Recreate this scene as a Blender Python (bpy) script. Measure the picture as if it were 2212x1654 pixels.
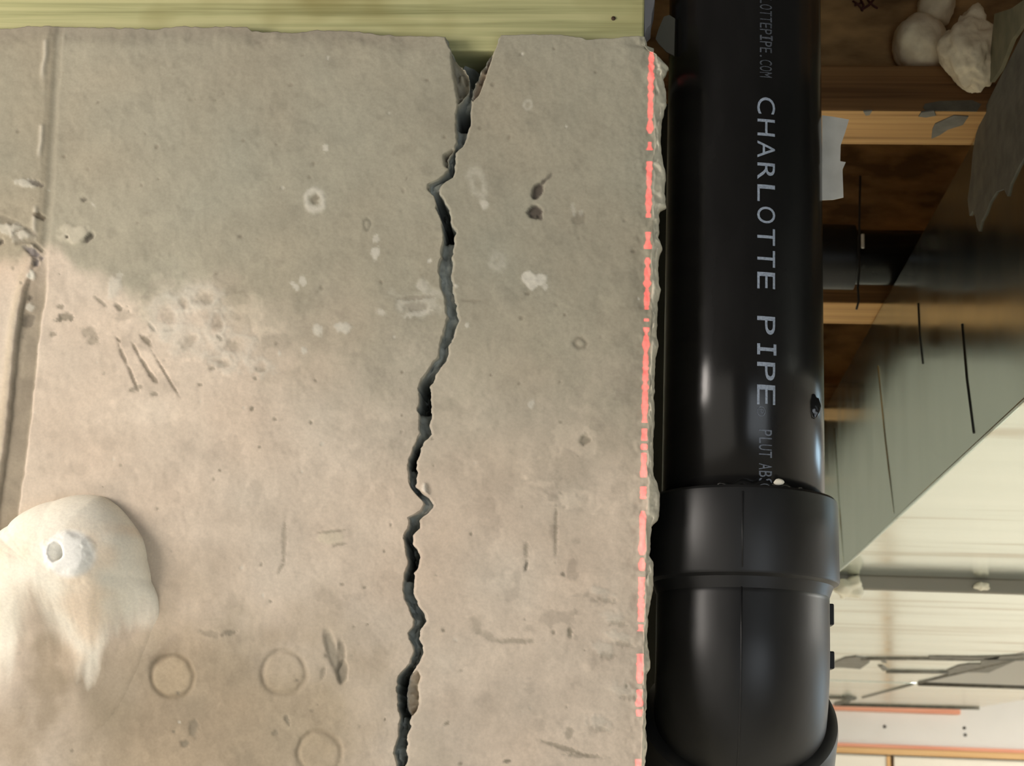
import bpy, bmesh, math, random
import numpy as np
from mathutils import Vector, Matrix, noise as mnoise

for o in list(bpy.data.objects): bpy.data.objects.remove(o, do_unlink=True)
SC = bpy.context.scene
COL = SC.collection
rng = np.random.default_rng(7)
random.seed(7)

# ------------------------------------------------------------------ camera
F, CX, CY = 3400.0, 1106.0, 827.0           # focal length in pixels of the 2212 x 1654 frame
d = np.array([244, 833, F]); d /= np.linalg.norm(d)          # world +Y seen by the camera
vy = -(F * F + 550 * 244) / 833.0
u = np.array([550, vy, F]); u /= np.linalg.norm(u)
if u[1] > 0: u = -u                                          # world +Z
r = np.cross(d, u)                                           # world +X
RW = np.array([r, d, u])
CAM = np.array([0.0, -0.87, 1.91])
cam = bpy.data.cameras.new('camera'); cam_o = bpy.data.objects.new('camera', cam); COL.objects.link(cam_o)
cam.sensor_fit = 'HORIZONTAL'; cam.sensor_width = 36.0; cam.lens = 36.0 * F / 2212.0
cam.clip_start = 0.02; cam.clip_end = 100
m3 = RW @ np.diag([1, -1, -1])
mw = Matrix([[*m3[0], CAM[0]], [*m3[1], CAM[1]], [*m3[2], CAM[2]], [0, 0, 0, 1]])
cam_o.matrix_world = mw
SC.camera = cam_o
cam.dof.use_dof = True; cam.dof.focus_distance = 0.90; cam.dof.aperture_fstop = 26.0

# ------------------------------------------------------------------ world, lamps, exposure
SC.view_settings.view_transform = 'Standard'; SC.view_settings.look = 'None'
SC.view_settings.gamma = 1.0; SC.view_settings.use_curve_mapping = False
SC.view_settings.exposure = 0.0
W = bpy.data.worlds.new('world'); SC.world = W; W.use_nodes = True
W.node_tree.nodes['Background'].inputs[0].default_value = (1.0, 0.95, 0.86, 1)
W.node_tree.nodes['Background'].inputs[1].default_value = 0.08

def area(name, loc, target, size, power, color, size_y=None):
    l = bpy.data.lights.new(name, 'AREA'); l.energy = power; l.color = color; l.size = size
    if size_y: l.shape = 'RECTANGLE'; l.size_y = size_y
    o = bpy.data.objects.new(name, l); COL.objects.link(o); o.location = loc
    o.rotation_euler = (Vector(target) - Vector(loc)).to_track_quat('-Z', 'Y').to_euler()
    return o
area('work_light', (-0.95, -0.50, 2.14), (-0.10, 0.0, 2.02), 0.32, 8.0, (1.0, 0.92, 0.84))
area('room_light', (-1.9, -2.3, 1.05), (0.0, 0.0, 2.0), 2.6, 26.0, (1.0, 0.93, 0.82))
area('front_cool_fill', (0.62, -1.75, 1.50), (0.0, 0.0, 2.0), 0.9, 8.0, (0.86, 0.93, 1.0))  # unseen cool front lamp added to light the crack, no window there
area('far_room_light', (-1.1, 3.3, 2.36), (-1.1, 3.6, 0.0), 1.3, 80.0, (1.0, 0.98, 0.93))
area('side_room_light', (2.0, 4.0, 2.30), (2.0, 4.6, 0.0), 0.9, 50.0, (1.0, 0.98, 0.93))
area('joist_bounce_fill', (1.4, 0.6, 2.34), (1.4, 0.6, 0.0), 0.9, 130.0, (1.0, 0.96, 0.88))  # unseen lamp added so the floor bounces light onto the joist bottoms

# laser level: a spot whose beam is fanned into one thin vertical plane
LASER_X = 0.0070
LS = np.array([LASER_X, -1.7, 1.50])
ll = bpy.data.lights.new('laser_level', 'SPOT'); ll.energy = 480.0; ll.color = (1.0, 0.035, 0.06)
ll.spot_size = math.radians(60); ll.spot_blend = 0.0; ll.shadow_soft_size = 0.0
lo = bpy.data.objects.new('laser_level', ll); COL.objects.link(lo); lo.location = LS
lo.rotation_euler = (math.radians(90), 0, 0)        # looks along +Y, its own y axis is world Z

# ------------------------------------------------------------------ helpers
def ray(px, py): return RW @ np.array([(px - CX) / F, (py - CY) / F, 1.0])
def PY(px, py, Y): v = ray(px, py); return CAM + v * (Y - CAM[1]) / v[1]
def PZ(px, py, Z): v = ray(px, py); return CAM + v * (Z - CAM[2]) / v[2]
def PX(px, py, X): v = ray(px, py); return CAM + v * (X - CAM[0]) / v[0]

def srgb(c):
    return tuple((x / 255 / 12.92) if x / 255 <= 0.04045 else ((x / 255 + 0.055) / 1.055) ** 2.4 for x in c)

def link_mesh(name, verts, faces, mat=None, parent=None, smooth=False):
    me = bpy.data.meshes.new(name); me.from_pydata([tuple(map(float, v)) for v in verts], [], faces)
    me.update()
    bm = bmesh.new(); bm.from_mesh(me); bmesh.ops.recalc_face_normals(bm, faces=bm.faces); bm.to_mesh(me); bm.free()
    if smooth:
        for p in me.polygons: p.use_smooth = True
    o = bpy.data.objects.new(name, me); COL.objects.link(o)
    if mat: me.materials.append(mat)
    if parent is not None: o.parent = parent
    return o

def from_bm(name, bm, mat=None, parent=None, smooth=False):
    me = bpy.data.meshes.new(name); bmesh.ops.recalc_face_normals(bm, faces=bm.faces); bm.to_mesh(me); bm.free()
    if smooth:
        for p in me.polygons: p.use_smooth = True
    o = bpy.data.objects.new(name, me); COL.objects.link(o)
    if mat: me.materials.append(mat)
    if parent is not None: o.parent = parent
    return o

def tag(o, label=None, cat=None, group=None, kind=None):
    if label: o['label'] = label
    if cat: o['category'] = cat
    if group: o['group'] = group
    if kind: o['kind'] = kind
    return o

def empty(name, loc):
    o = bpy.data.objects.new(name, None); COL.objects.link(o); o.empty_display_size = 0.02
    return o                                   # kept at the origin of its parts' world coordinates

def bm_box(bm, lo_, hi_, bev=0.0):
    x0, y0, z0 = lo_; x1, y1, z1 = hi_
    g = bmesh.ops.create_cube(bm, size=1.0)
    vs = g['verts']
    for v in vs:
        v.co = Vector((x0 + (v.co.x + .5) * (x1 - x0), y0 + (v.co.y + .5) * (y1 - y0), z0 + (v.co.z + .5) * (z1 - z0)))
    if bev > 0:
        es = {e for v in vs for e in v.link_edges}
        bmesh.ops.bevel(bm, geom=list(es), offset=bev, segments=2, profile=0.5, affect='EDGES')

def box(name, lo_, hi_, mat, parent=None, bev=0.0):
    bm = bmesh.new(); bm_box(bm, lo_, hi_, bev); return from_bm(name, bm, mat, parent)

def plate(name, pts, nrm, th, mat, parent=None, sub=0):
    """closed plate: outline pts (3-D, planar) extruded by th along nrm"""
    n = Vector(nrm).normalized() * th
    P = [Vector(map(float, p)) for p in pts]; k = len(P)
    verts = P + [p + n for p in P]
    faces = [list(range(k))[::-1], list(range(k, 2 * k))] + [[i, (i + 1) % k, k + (i + 1) % k, k + i] for i in range(k)]
    return link_mesh(name, verts, faces, mat, parent)

def ring_tube(name, path, radii, mat, parent=None, seg=24, smooth=True, cap=True, jitter=0.0):
    P = [Vector(map(float, p)) for p in path]; n = len(P)
    if not hasattr(radii, '__len__'): radii = [radii] * n
    verts, faces = [], []
    t0 = (P[1] - P[0]).normalized()
    ref = Vector((1, 0, 0)) if abs(t0.x) < 0.8 else Vector((0, 0, 1))
    for i in range(n):
        t = ((P[min(i + 1, n - 1)] - P[i]).normalized() + (P[i] - P[max(i - 1, 0)]).normalized()).normalized()
        a = (ref - t * ref.dot(t)).normalized(); b = t.cross(a); ref = a
        for j in range(seg):
            an = 2 * math.pi * j / seg
            verts.append(P[i] + (a * math.cos(an) + b * math.sin(an)) * radii[i] * (1 + random.uniform(-jitter, jitter)))
    for i in range(n - 1):
        for j in range(seg):
            faces.append([i * seg + j, i * seg + (j + 1) % seg, (i + 1) * seg + (j + 1) % seg, (i + 1) * seg + j])
    if cap: faces += [list(range(seg))[::-1], list(range((n - 1) * seg, n * seg))]
    o = link_mesh(name, verts, faces, mat, parent, smooth)
    return o

def smooth_by_angle(o, ang=35):
    me = o.data
    bm = bmesh.new(); bm.from_mesh(me)
    for e in bm.edges:
        e.smooth = not (len(e.link_faces) == 2 and e.calc_face_angle(0) > math.radians(ang))
    for f in bm.faces: f.smooth = True
    bm.to_mesh(me); bm.free()

def blob(name, c, rad, mat, parent=None, amp=0.25, freq=60.0, sub=4, seed=0.0, flat=None):
    bm = bmesh.new(); bmesh.ops.create_icosphere(bm, subdivisions=sub, radius=1.0)
    c = Vector(map(float, c))
    for v in bm.verts:
        n = v.co.normalized()
        p = Vector((n.x * rad[0], n.y * rad[1], n.z * rad[2]))
        s = Vector((seed, seed * 1.7, -seed))
        k = 1 + amp * mnoise.fractal(p * freq + s, 1.0, 2.0, 4)
        v.co = c + p * k
        if flat is not None: v.co = flat(v.co)
    return from_bm(name, bm, mat, parent, True)

# numpy value noise
def vnoise(x, y, seed=0):
    t = np.random.default_rng(seed).random((256, 256))
    xi = np.floor(x).astype(int); yi = np.floor(y).astype(int); fx = x - xi; fy = y - yi
    fx = fx * fx * (3 - 2 * fx); fy = fy * fy * (3 - 2 * fy)
    a = t[yi % 256, xi % 256]; b = t[yi % 256, (xi + 1) % 256]; c = t[(yi + 1) % 256, xi % 256]; e = t[(yi + 1) % 256, (xi + 1) % 256]
    return (a * (1 - fx) + b * fx) * (1 - fy) + (c * (1 - fx) + e * fx) * fy
def fbm(x, y, s, o=5, seed=0, g=0.5):
    v = 0; a = 1; tot = 0; x = x / s; y = y / s
    for i in range(o):
        v = v + a * vnoise(x + 17.3 * i, y + 9.1 * i, seed + i); tot += a; a *= g; x = x * 2; y = y * 2
    return v / tot - 0.5
def sstep(a, b, x):
    t = np.clip((x - a) / (b - a), 0, 1); return t * t * (3 - 2 * t)

# ------------------------------------------------------------------ materials
def nt(m): m.use_nodes = True; return m.node_tree
def N(t, typ, **kw):
    n = t.nodes.new(typ)
    for k, v in kw.items(): setattr(n, k, v)
    return n
def principled(name, col=(.5, .5, .5), rough=.6, metal=0.0, spec=.5, coat=0.0):
    m = bpy.data.materials.new(name); t = nt(m); b = t.nodes['Principled BSDF']
    b.inputs['Base Color'].default_value = (*col, 1); b.inputs['Roughness'].default_value = rough
    b.inputs['Metallic'].default_value = metal; b.inputs['Specular IOR Level'].default_value = spec
    b.inputs['Coat Weight'].default_value = coat
    return m, t, b
def mat_noise(name, c1, c2, scale=(20, 20, 20), rough=.6, metal=0.0, bump=0.0, bscale=None, detail=6, spec=.5, lohi=(.35, .65), dist=0.001, rr=None):
    m, t, b = principled(name, c1, rough, metal, spec)
    tc = N(t, 'ShaderNodeTexCoord'); mp = N(t, 'ShaderNodeMapping'); mp.inputs['Scale'].default_value = scale
    nz = N(t, 'ShaderNodeTexNoise'); nz.inputs['Scale'].default_value = 1.0; nz.inputs['Detail'].default_value = detail
    rp = N(t, 'ShaderNodeValToRGB')
    rp.color_ramp.elements[0].color = (*c1, 1); rp.color_ramp.elements[1].color = (*c2, 1)
    rp.color_ramp.elements[0].position, rp.color_ramp.elements[1].position = lohi
    L = t.links.new
    L(tc.outputs['Object'], mp.inputs['Vector']); L(mp.outputs[0], nz.inputs['Vector']); L(nz.outputs['Fac'], rp.inputs[0])
    L(rp.outputs[0], b.inputs['Base Color'])
    if rr:
        mr = N(t, 'ShaderNodeMapRange'); mr.inputs['To Min'].default_value, mr.inputs['To Max'].default_value = rr
        L(nz.outputs['Fac'], mr.inputs['Value']); L(mr.outputs[0], b.inputs['Roughness'])
    if bump:
        n2 = N(t, 'ShaderNodeTexNoise'); n2.inputs['Detail'].default_value = 5
        m2 = N(t, 'ShaderNodeMapping'); m2.inputs['Scale'].default_value = bscale or scale
        bp = N(t, 'ShaderNodeBump'); bp.inputs['Strength'].default_value = bump; bp.inputs['Distance'].default_value = dist
        L(tc.outputs['Object'], m2.inputs['Vector']); L(m2.outputs[0], n2.inputs['Vector']); n2.inputs['Scale'].default_value = 1.0
        L(n2.outputs['Fac'], bp.inputs['Height']); L(bp.outputs[0], b.inputs['Normal'])
    return m

# concrete: stain colours come with the mesh (attribute 'stain'), grain and pits are procedural
M_conc, t, b = principled('concrete', rough=.88, spec=.25)
at = N(t, 'ShaderNodeAttribute', attribute_name='stain'); tc = N(t, 'ShaderNodeTexCoord')
n1 = N(t, 'ShaderNodeTexNoise'); n1.inputs['Scale'].default_value = 650; n1.inputs['Detail'].default_value = 5
mr = N(t, 'ShaderNodeMapRange'); mr.inputs['From Min'].default_value = .3; mr.inputs['From Max'].default_value = .7
mr.inputs['To Min'].default_value = .95; mr.inputs['To Max'].default_value = 1.05
mx = N(t, 'ShaderNodeVectorMath', operation='SCALE')
bp = N(t, 'ShaderNodeBump'); bp.inputs['Strength'].default_value = .2; bp.inputs['Distance'].default_value = .0004
L = t.links.new
L(tc.outputs['Object'], n1.inputs['Vector']); L(n1.outputs['Fac'], mr.inputs['Value'])
L(at.outputs['Color'], mx.inputs[0]); L(mr.outputs[0], mx.inputs['Scale']); L(mx.outputs[0], b.inputs['Base Color'])
L(n1.outputs['Fac'], bp.inputs['Height']); L(bp.outputs[0], b.inputs['Normal'])

def mat_abs(name, base=(.0065, .0062, .006), rough=.22, coat=0.0):
    m = mat_noise(name, base, tuple(x * 1.7 for x in base), (35, 35, 12), rough, 0, .12, (90, 90, 25), 4, .30, (.35, .7), .0006, (rough * .75, rough * 1.5))
    return m
M_abs = mat_abs('black_pipe_plastic', rough=.19)
M_fit = mat_abs('black_fitting_plastic', (.0095, .0095, .0098), .36)
M_glue = principled('black_solvent_cement', (.006, .006, .006), .12)[0]
M_ink = mat_noise('white_print_ink', srgb((118, 128, 142)), srgb((150, 160, 175)), (900, 900, 900), .5, lohi=(.3, .6))
M_ink_dim = mat_noise('faint_print_ink', srgb((78, 84, 95)), srgb((112, 119, 130)), (1100, 1100, 1100), .5, lohi=(.35, .65))
M_ink_faint = mat_noise('worn_print_ink', srgb((46, 49, 55)), srgb((92, 97, 106)), (1100, 1100, 1100), .5, lohi=(.35, .65))

def mat_wood(name, c1, c2, c3, scale, rough=.7, green=None):
    m, t, b = principled(name, c1, rough, 0, .3)
    tc = N(t, 'ShaderNodeTexCoord'); mp = N(t, 'ShaderNodeMapping'); mp.inputs['Scale'].default_value = scale
    nz = N(t, 'ShaderNodeTexNoise'); nz.inputs['Scale'].default_value = 1; nz.inputs['Detail'].default_value = 7; nz.inputs['Distortion'].default_value = .6
    rp = N(t, 'ShaderNodeValToRGB'); e = rp.color_ramp.elements
    e[0].color = (*c1, 1); e[0].position = .30; e[1].color = (*c3, 1); e[1].position = .72
    k = e.new(.5); k.color = (*c2, 1)
    L = t.links.new
    L(tc.outputs['Object'], mp.inputs[0]); L(mp.outputs[0], nz.inputs['Vector']); L(nz.outputs['Fac'], rp.inputs[0])
    out = rp.outputs[0]
    if green:
        n2 = N(t, 'ShaderNodeTexNoise'); n2.inputs['Scale'].default_value = 9; n2.inputs['Detail'].default_value = 3
        r2 = N(t, 'ShaderNodeValToRGB'); r2.color_ramp.elements[0].position = .56; r2.color_ramp.elements[1].position = .70
        mi = N(t, 'ShaderNodeMixRGB'); mi.inputs[2].default_value = (*green, 1)
        mm = N(t, 'ShaderNodeMath', operation='MULTIPLY'); mm.inputs[1].default_value = .75
        L(tc.outputs['Object'], n2.inputs['Vector']); L(n2.outputs['Fac'], r2.inputs[0]); L(r2.outputs[0], mm.inputs[0])
        L(mm.outputs[0], mi.inputs[0]); L(out, mi.inputs[1]); out = mi.outputs[0]
    L(out, b.inputs['Base Color'])
    bp = N(t, 'ShaderNodeBump'); bp.inputs['Strength'].default_value = .3; bp.inputs['Distance'].default_value = .0006
    L(nz.outputs['Fac'], bp.inputs['Height']); L(bp.outputs[0], b.inputs['Normal'])
    return m
M_sill = mat_wood('treated_lumber', srgb((142, 142, 98)), srgb((178, 176, 128)), srgb((196, 191, 142)), (5, 60, 230), .75, srgb((122, 108, 50)))
M_flange = mat_wood('flange_lumber', srgb((160, 118, 66)), srgb((200, 154, 94)), srgb((214, 172, 112)), (3, 120, 120), .6)
M_ply_shaded = mat_wood('shaded_veneer_edge', srgb((84, 56, 30)), srgb((126, 90, 54)), srgb((144, 106, 66)), (2, 30, 170), .7)  # edge plies of the flange, darkened to carry the shade on its sides
M_osb = mat_noise('osb_web', srgb((112, 84, 50)), srgb((186, 148, 98)), (18, 60, 45), .8, 0, .3, (60, 120, 90))
M_sub = mat_noise('osb_subfloor', srgb((110, 86, 55)), srgb((160, 128, 84)), (25, 25, 25), .85)
M_galv, t, b = principled('galvanised_sheet', (.62, .66, .62), .16, 1.0)
tc = N(t, 'ShaderNodeTexCoord'); mp = N(t, 'ShaderNodeMapping'); mp.inputs['Scale'].default_value = (2.2, 22, 9)
nz = N(t, 'ShaderNodeTexNoise'); nz.inputs['Scale'].default_value = 1; nz.inputs['Detail'].default_value = 5
rp = N(t, 'ShaderNodeValToRGB'); e = rp.color_ramp.elements
e[0].color = (.63, .70, .655, 1); e[0].position = .52; e[1].color = (.44, .39, .30, 1); e[1].position = .70
n2 = N(t, 'ShaderNodeTexNoise'); n2.inputs['Scale'].default_value = 5.0; n2.inputs['Detail'].default_value = 2
bp = N(t, 'ShaderNodeBump'); bp.inputs['Strength'].default_value = .35; bp.inputs['Distance'].default_value = .004
mr = N(t, 'ShaderNodeMapRange'); mr.inputs['To Min'].default_value = .10; mr.inputs['To Max'].default_value = .30
L = t.links.new
L(tc.outputs['Object'], mp.inputs[0]); L(mp.outputs[0], nz.inputs['Vector']); L(nz.outputs['Fac'], rp.inputs[0])
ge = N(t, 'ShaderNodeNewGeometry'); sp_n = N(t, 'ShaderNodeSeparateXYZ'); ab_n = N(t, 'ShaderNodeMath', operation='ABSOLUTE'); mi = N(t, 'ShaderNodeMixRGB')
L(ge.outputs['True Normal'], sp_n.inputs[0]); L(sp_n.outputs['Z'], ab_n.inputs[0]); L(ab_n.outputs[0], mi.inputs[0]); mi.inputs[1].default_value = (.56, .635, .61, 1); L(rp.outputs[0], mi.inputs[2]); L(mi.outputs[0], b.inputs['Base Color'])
L(nz.outputs['Fac'], mr.inputs['Value']); L(mr.outputs[0], b.inputs['Roughness'])
L(tc.outputs['Object'], n2.inputs['Vector']); L(n2.outputs['Fac'], bp.inputs['Height']); L(bp.outputs[0], b.inputs['Normal'])
M_galv_dark = principled('dull_galvanised', srgb((140, 136, 126)), .5, .2)[0]
M_mastic = mat_noise('grey_duct_mastic', srgb((112, 108, 100)), srgb((135, 131, 122)), (60, 60, 60), .75, 0, .5, (120, 40, 200))
M_mastic_dark = mat_noise('dark_duct_mastic', srgb((84, 80, 70)), srgb((104, 99, 87)), (60, 60, 60), .8, 0, .5, (120, 40, 200))
M_foam = mat_noise('spray_foam_white', srgb((222, 215, 196)), srgb((236, 231, 215)), (40, 40, 40), .8, 0, .25, (160, 160, 160), spec=.2)
M_foam_aged = mat_noise('spray_foam_aged', srgb((218, 203, 174)), srgb((240, 228, 200)), (70, 70, 70), .85, 0, .5, (220, 220, 220), spec=.2)
M_drywall = mat_noise('white_drywall', srgb((214, 210, 202)), srgb((222, 218, 210)), (3, 3, 3), .9)
M_door = principled('cream_door', srgb((220, 213, 198)), .6)[0]
M_pine = mat_wood('pine_trim', srgb((190, 146, 92)), srgb((206, 164, 110)), srgb((214, 176, 124)), (2, 60, 90), .6)
M_pine_red = mat_wood('reddish_pine', srgb((214, 142, 112)), srgb((226, 158, 128)), srgb((232, 176, 146)), (2, 60, 90), .6)
M_dark = principled('dark_gap', srgb((70, 50, 36)), .8)[0]
M_floor = mat_noise('concrete_floor', srgb((168, 164, 152)), srgb((190, 186, 174)), (4, 4, 4), .7)
M_tape = mat_noise('white_tape', srgb((196, 192, 184)), srgb((212, 208, 200)), (60, 60, 60), .6)
M_kraft = mat_noise('insulation_facing', srgb((108, 104, 80)), srgb((128, 122, 96)), (50, 50, 50), .8)
M_membrane = principled('grey_sill_membrane', srgb((84, 82, 72)), .6)[0]
M_seal = principled('grey_sealant', srgb((150, 148, 152)), .6)[0]
M_red_ink = principled('red_marker', srgb((74, 30, 22)), .7)[0]
M_screw = principled('dark_screw', srgb((70, 66, 60)), .5)[0]
M_cable = principled('black_cable', (.012, .012, .012), .5)[0]
M_winframe = principled('white_window_frame', srgb((225, 225, 222)), .5)[0]
M_pane, t, b = principled('daylit_pane', (.8, .9, 1), .3)
b.inputs['Emission Color'].default_value = (.55, .80, 1.0, 1); b.inputs['Emission Strength'].default_value = 11.0

# ------------------------------------------------------------------ laser beam pattern
ll.use_nodes = True; t = ll.node_tree; em = t.nodes['Emission']
tc = N(t, 'ShaderNodeTexCoord'); sx = N(t, 'ShaderNodeSeparateXYZ')
dv = N(t, 'ShaderNodeMath', operation='DIVIDE'); ab = N(t, 'ShaderNodeMath', operation='ABSOLUTE')
dw = N(t, 'ShaderNodeMath', operation='DIVIDE')
m1 = N(t, 'ShaderNodeMapRange', interpolation_type='SMOOTHSTEP')
HW = 0.0014 / 1.7
m1.inputs['From Min'].default_value = HW * 1.45; m1.inputs['From Max'].default_value = HW * 0.55
wob = N(t, 'ShaderNodeTexNoise', noise_dimensions='1D'); wob.inputs['Scale'].default_value = 320; wob.inputs['Detail'].default_value = 3
wm = N(t, 'ShaderNodeMath', operation='MULTIPLY_ADD'); wm.inputs[1].default_value = HW * 2.4; wm.inputs[2].default_value = -HW * 1.2
wa = N(t, 'ShaderNodeMath', operation='ADD')
m1.inputs['To Min'].default_value = 0; m1.inputs['To Max'].default_value = 1
L = t.links.new
L(tc.outputs['Normal'], sx.inputs[0]); L(sx.outputs['X'], dv.inputs[0]); L(sx.outputs['Z'], dv.inputs[1]); L(dv.outputs[0], ab.inputs[0]); L(wob.outputs['Fac'], wm.inputs[0]); L(ab.outputs[0], wa.inputs[0]); L(wm.outputs[0], wa.inputs[1]); L(wa.outputs[0], m1.inputs['Value'])
L(sx.outputs['Y'], dw.inputs[0]); L(sx.outputs['Z'], dw.inputs[1]); ab2 = N(t, 'ShaderNodeMath', operation='ABSOLUTE'); L(dw.outputs[0], ab2.inputs[0]); L(ab2.outputs[0], wob.inputs['W'])
rp = N(t, 'ShaderNodeValToRGB'); rp.color_ramp.interpolation = 'LINEAR'
segs = [(113, 292), (308, 327), (350, 474), (503, 541), (560, 672), (688, 697), (708, 918), (926, 958), (962, 975), (984, 1000), (1004, 1036), (1052, 1084), (1106, 1203), (1212, 1238), (1250, 1350), (1354, 1370), (1414, 1478), (1494, 1528), (1536, 1552), (1646, 1700)]
def slope_of(py):
    p = PY(1408 - (py - 115) * 0.0203, py, 0.0); return abs((p[2] - LS[2]) / (p[1] - LS[1]))
lo_s, hi_s = slope_of(1720), slope_of(60)
m2 = N(t, 'ShaderNodeMapRange'); m2.inputs['From Min'].default_value = lo_s; m2.inputs['From Max'].default_value = hi_s
L(ab2.outputs[0], m2.inputs['Value'])
# the ramp holds 32 stops at most, so the dashes are two ramps added together
def dash_ramp(ss):
    rp = N(t, 'ShaderNodeValToRGB'); els = rp.color_ramp.elements
    els[0].position = 0; els[0].color = (0, 0, 0, 1); els[1].position = 1; els[1].color = (0, 0, 0, 1)
    rp.color_ramp.interpolation = 'CONSTANT'
    for a, c in ss:
        pa = (slope_of(c) - lo_s) / (hi_s - lo_s); pb = (slope_of(a) - lo_s) / (hi_s - lo_s)
        for p_, v_ in ((pa, 1), (pb, 0)):
            k = els.new(min(max(p_, 0.0005), .9995)); k.color = (v_, v_, v_, 1)
    L(m2.outputs[0], rp.inputs[0]); return rp
r1 = dash_ramp(segs[:10]); r2 = dash_ramp(segs[10:])
ad = N(t, 'ShaderNodeMath', operation='ADD'); L(r1.outputs[0], ad.inputs[0]); L(r2.outputs[0], ad.inputs[1])
mu = N(t, 'ShaderNodeMath', operation='MULTIPLY'); L(ad.outputs[0], mu.inputs[0]); L(m1.outputs[0], mu.inputs[1])
mu2 = N(t, 'ShaderNodeMath', operation='MULTIPLY'); mu2.inputs[1].default_value = 1.0; L(mu.outputs[0], mu2.inputs[0]); L(mu2.outputs[0], em.inputs['Strength'])

# ------------------------------------------------------------------ the cracked concrete wall
def poly(pts, y):
    p = np.array(pts, float); return np.interp(y, p[:, 1], p[:, 0])
CL = [(965, 70), (968, 90), (975, 110), (986, 128), (1000, 145), (1012, 160), (1015, 186), (1008, 206), (988, 225), (986, 261), (984, 281), (988, 305), (982, 322), (972, 334), (968, 348), (966, 366), (950, 386), (926, 396), (926, 409), (940, 424), (943, 441), (947, 464), (953, 478), (956, 501), (956, 524), (952, 548), (950, 574), (949, 597), (953, 623), (959, 636), (959, 652), (962, 672), (966, 685), (959, 704), (953, 728), (947, 751), (943, 771), (936, 780), (924, 800), (910, 818), (902, 838), (905, 855), (907, 864), (903, 882), (906, 899), (902, 917), (906, 934), (899, 951), (890, 966), (883, 989), (878, 1012), (880, 1039), (892, 1059), (903, 1075), (915, 1088), (909, 1100), (897, 1108), (880, 1117), (881, 1130), (876, 1146), (870, 1169), (874, 1188), (880, 1201), (880, 1219), (871, 1239), (868, 1262), (871, 1285), (881, 1309), (895, 1340), (882, 1367), (886, 1387), (893, 1406), (880, 1431), (861, 1460), (856, 1484), (858, 1509), (859, 1531), (862, 1550), (860, 1577), (854, 1597), (848, 1621), (856, 1654), (850, 1720), (858, 1800), (840, 1950), (846, 2300)]
CR = [(1080, 70), (1070, 100), (1062, 115), (1050, 130), (1040, 150), (1026, 180), (1020, 200), (1015, 225), (1015, 270), (1010, 295), (1000, 315), (990, 325), (983, 340), (984, 351), (982, 365), (976, 383), (952, 398), (948, 406), (950, 418), (962, 435), (970, 452), (972, 478), (984, 498), (981, 519), (979, 545), (975, 556), (978, 574), (975, 600), (978, 623), (982, 643), (986, 670), (991, 690), (986, 710), (976, 736), (968, 748), (970, 765), (963, 780), (953, 791), (939, 815), (927, 835), (930, 861), (931, 884), (931, 902), (928, 917), (932, 937), (915, 957), (907, 975), (900, 995), (900, 1018), (900, 1050), (912, 1065), (929, 1076), (936, 1089), (929, 1105), (906, 1121), (906, 1140), (892, 1155), (889, 1172), (903, 1187), (906, 1201), (903, 1224), (894, 1236), (892, 1262), (896, 1285), (906, 1311), (918, 1330), (920, 1342), (908, 1362), (908, 1379), (915, 1399), (910, 1416), (903, 1431), (896, 1445), (886, 1458), (880, 1484), (876, 1514), (886, 1543), (887, 1570), (880, 1587), (878, 1611), (881, 1641), (872, 1660), (872, 1720), (880, 1800), (862, 1950), (868, 2300)]
CD = [(.055, 60), (.055, 150), (.030, 180), (.022, 215), (.045, 235), (.050, 262), (.020, 275), (.022, 315), (.020, 345), (.032, 370), (.014, 392), (.014, 408), (.05, 425), (.06, 470), (.05, 500), (.020, 520), (.018, 600), (.012, 632), (.012, 644), (.020, 660), (.020, 760), (.024, 800), (.045, 835), (.045, 875), (.026, 895), (.026, 950), (.045, 970), (.045, 990), (.032, 1010), (.030, 1055), (.016, 1075), (.012, 1105), (.030, 1120), (.038, 1190), (.034, 1250), (.030, 1340), (.028, 1430), (.05, 1465), (.05, 1510), (.032, 1550), (.032, 1700), (.03, 2300)]
EDGE = [(1397, 60), (1398, 88), (1428, 100), (1440, 112), (1446, 122), (1441, 135), (1433, 166), (1441, 190), (1440, 217), (1431, 248), (1429, 286), (1428, 317), (1435, 348), (1440, 371), (1437, 402), (1440, 440), (1425, 448), (1425, 480), (1423, 507), (1431, 530), (1423, 557), (1423, 604), (1429, 618), (1422, 643), (1421, 670), (1419, 709), (1423, 740), (1417, 767), (1415, 810), (1413, 856), (1415, 883), (1413, 918), (1412, 984), (1412, 1022), (1421, 1040), (1426, 1060), (1425, 1108), (1422, 1120), (1407, 1134), (1404, 1198), (1412, 1210), (1412, 1269), (1400, 1328), (1398, 1376), (1405, 1425), (1405, 1440), (1396, 1455), (1398, 1494), (1395, 1554), (1398, 1613), (1393, 1660), (1396, 1750), (1390, 1900), (1385, 2300)]
TOP = [(0, 63), (38, 60), (57, 56), (114, 57), (184, 58), (253, 58), (335, 62), (354, 56), (532, 57), (544, 66), (633, 68), (684, 63), (747, 63), (823, 73), (886, 77), (962, 77), (1076, 75), (1190, 73), (1266, 85), (1316, 82), (1392, 76), (1400, 90), (1450, 105)]
tp = np.array(TOP, float)

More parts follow.
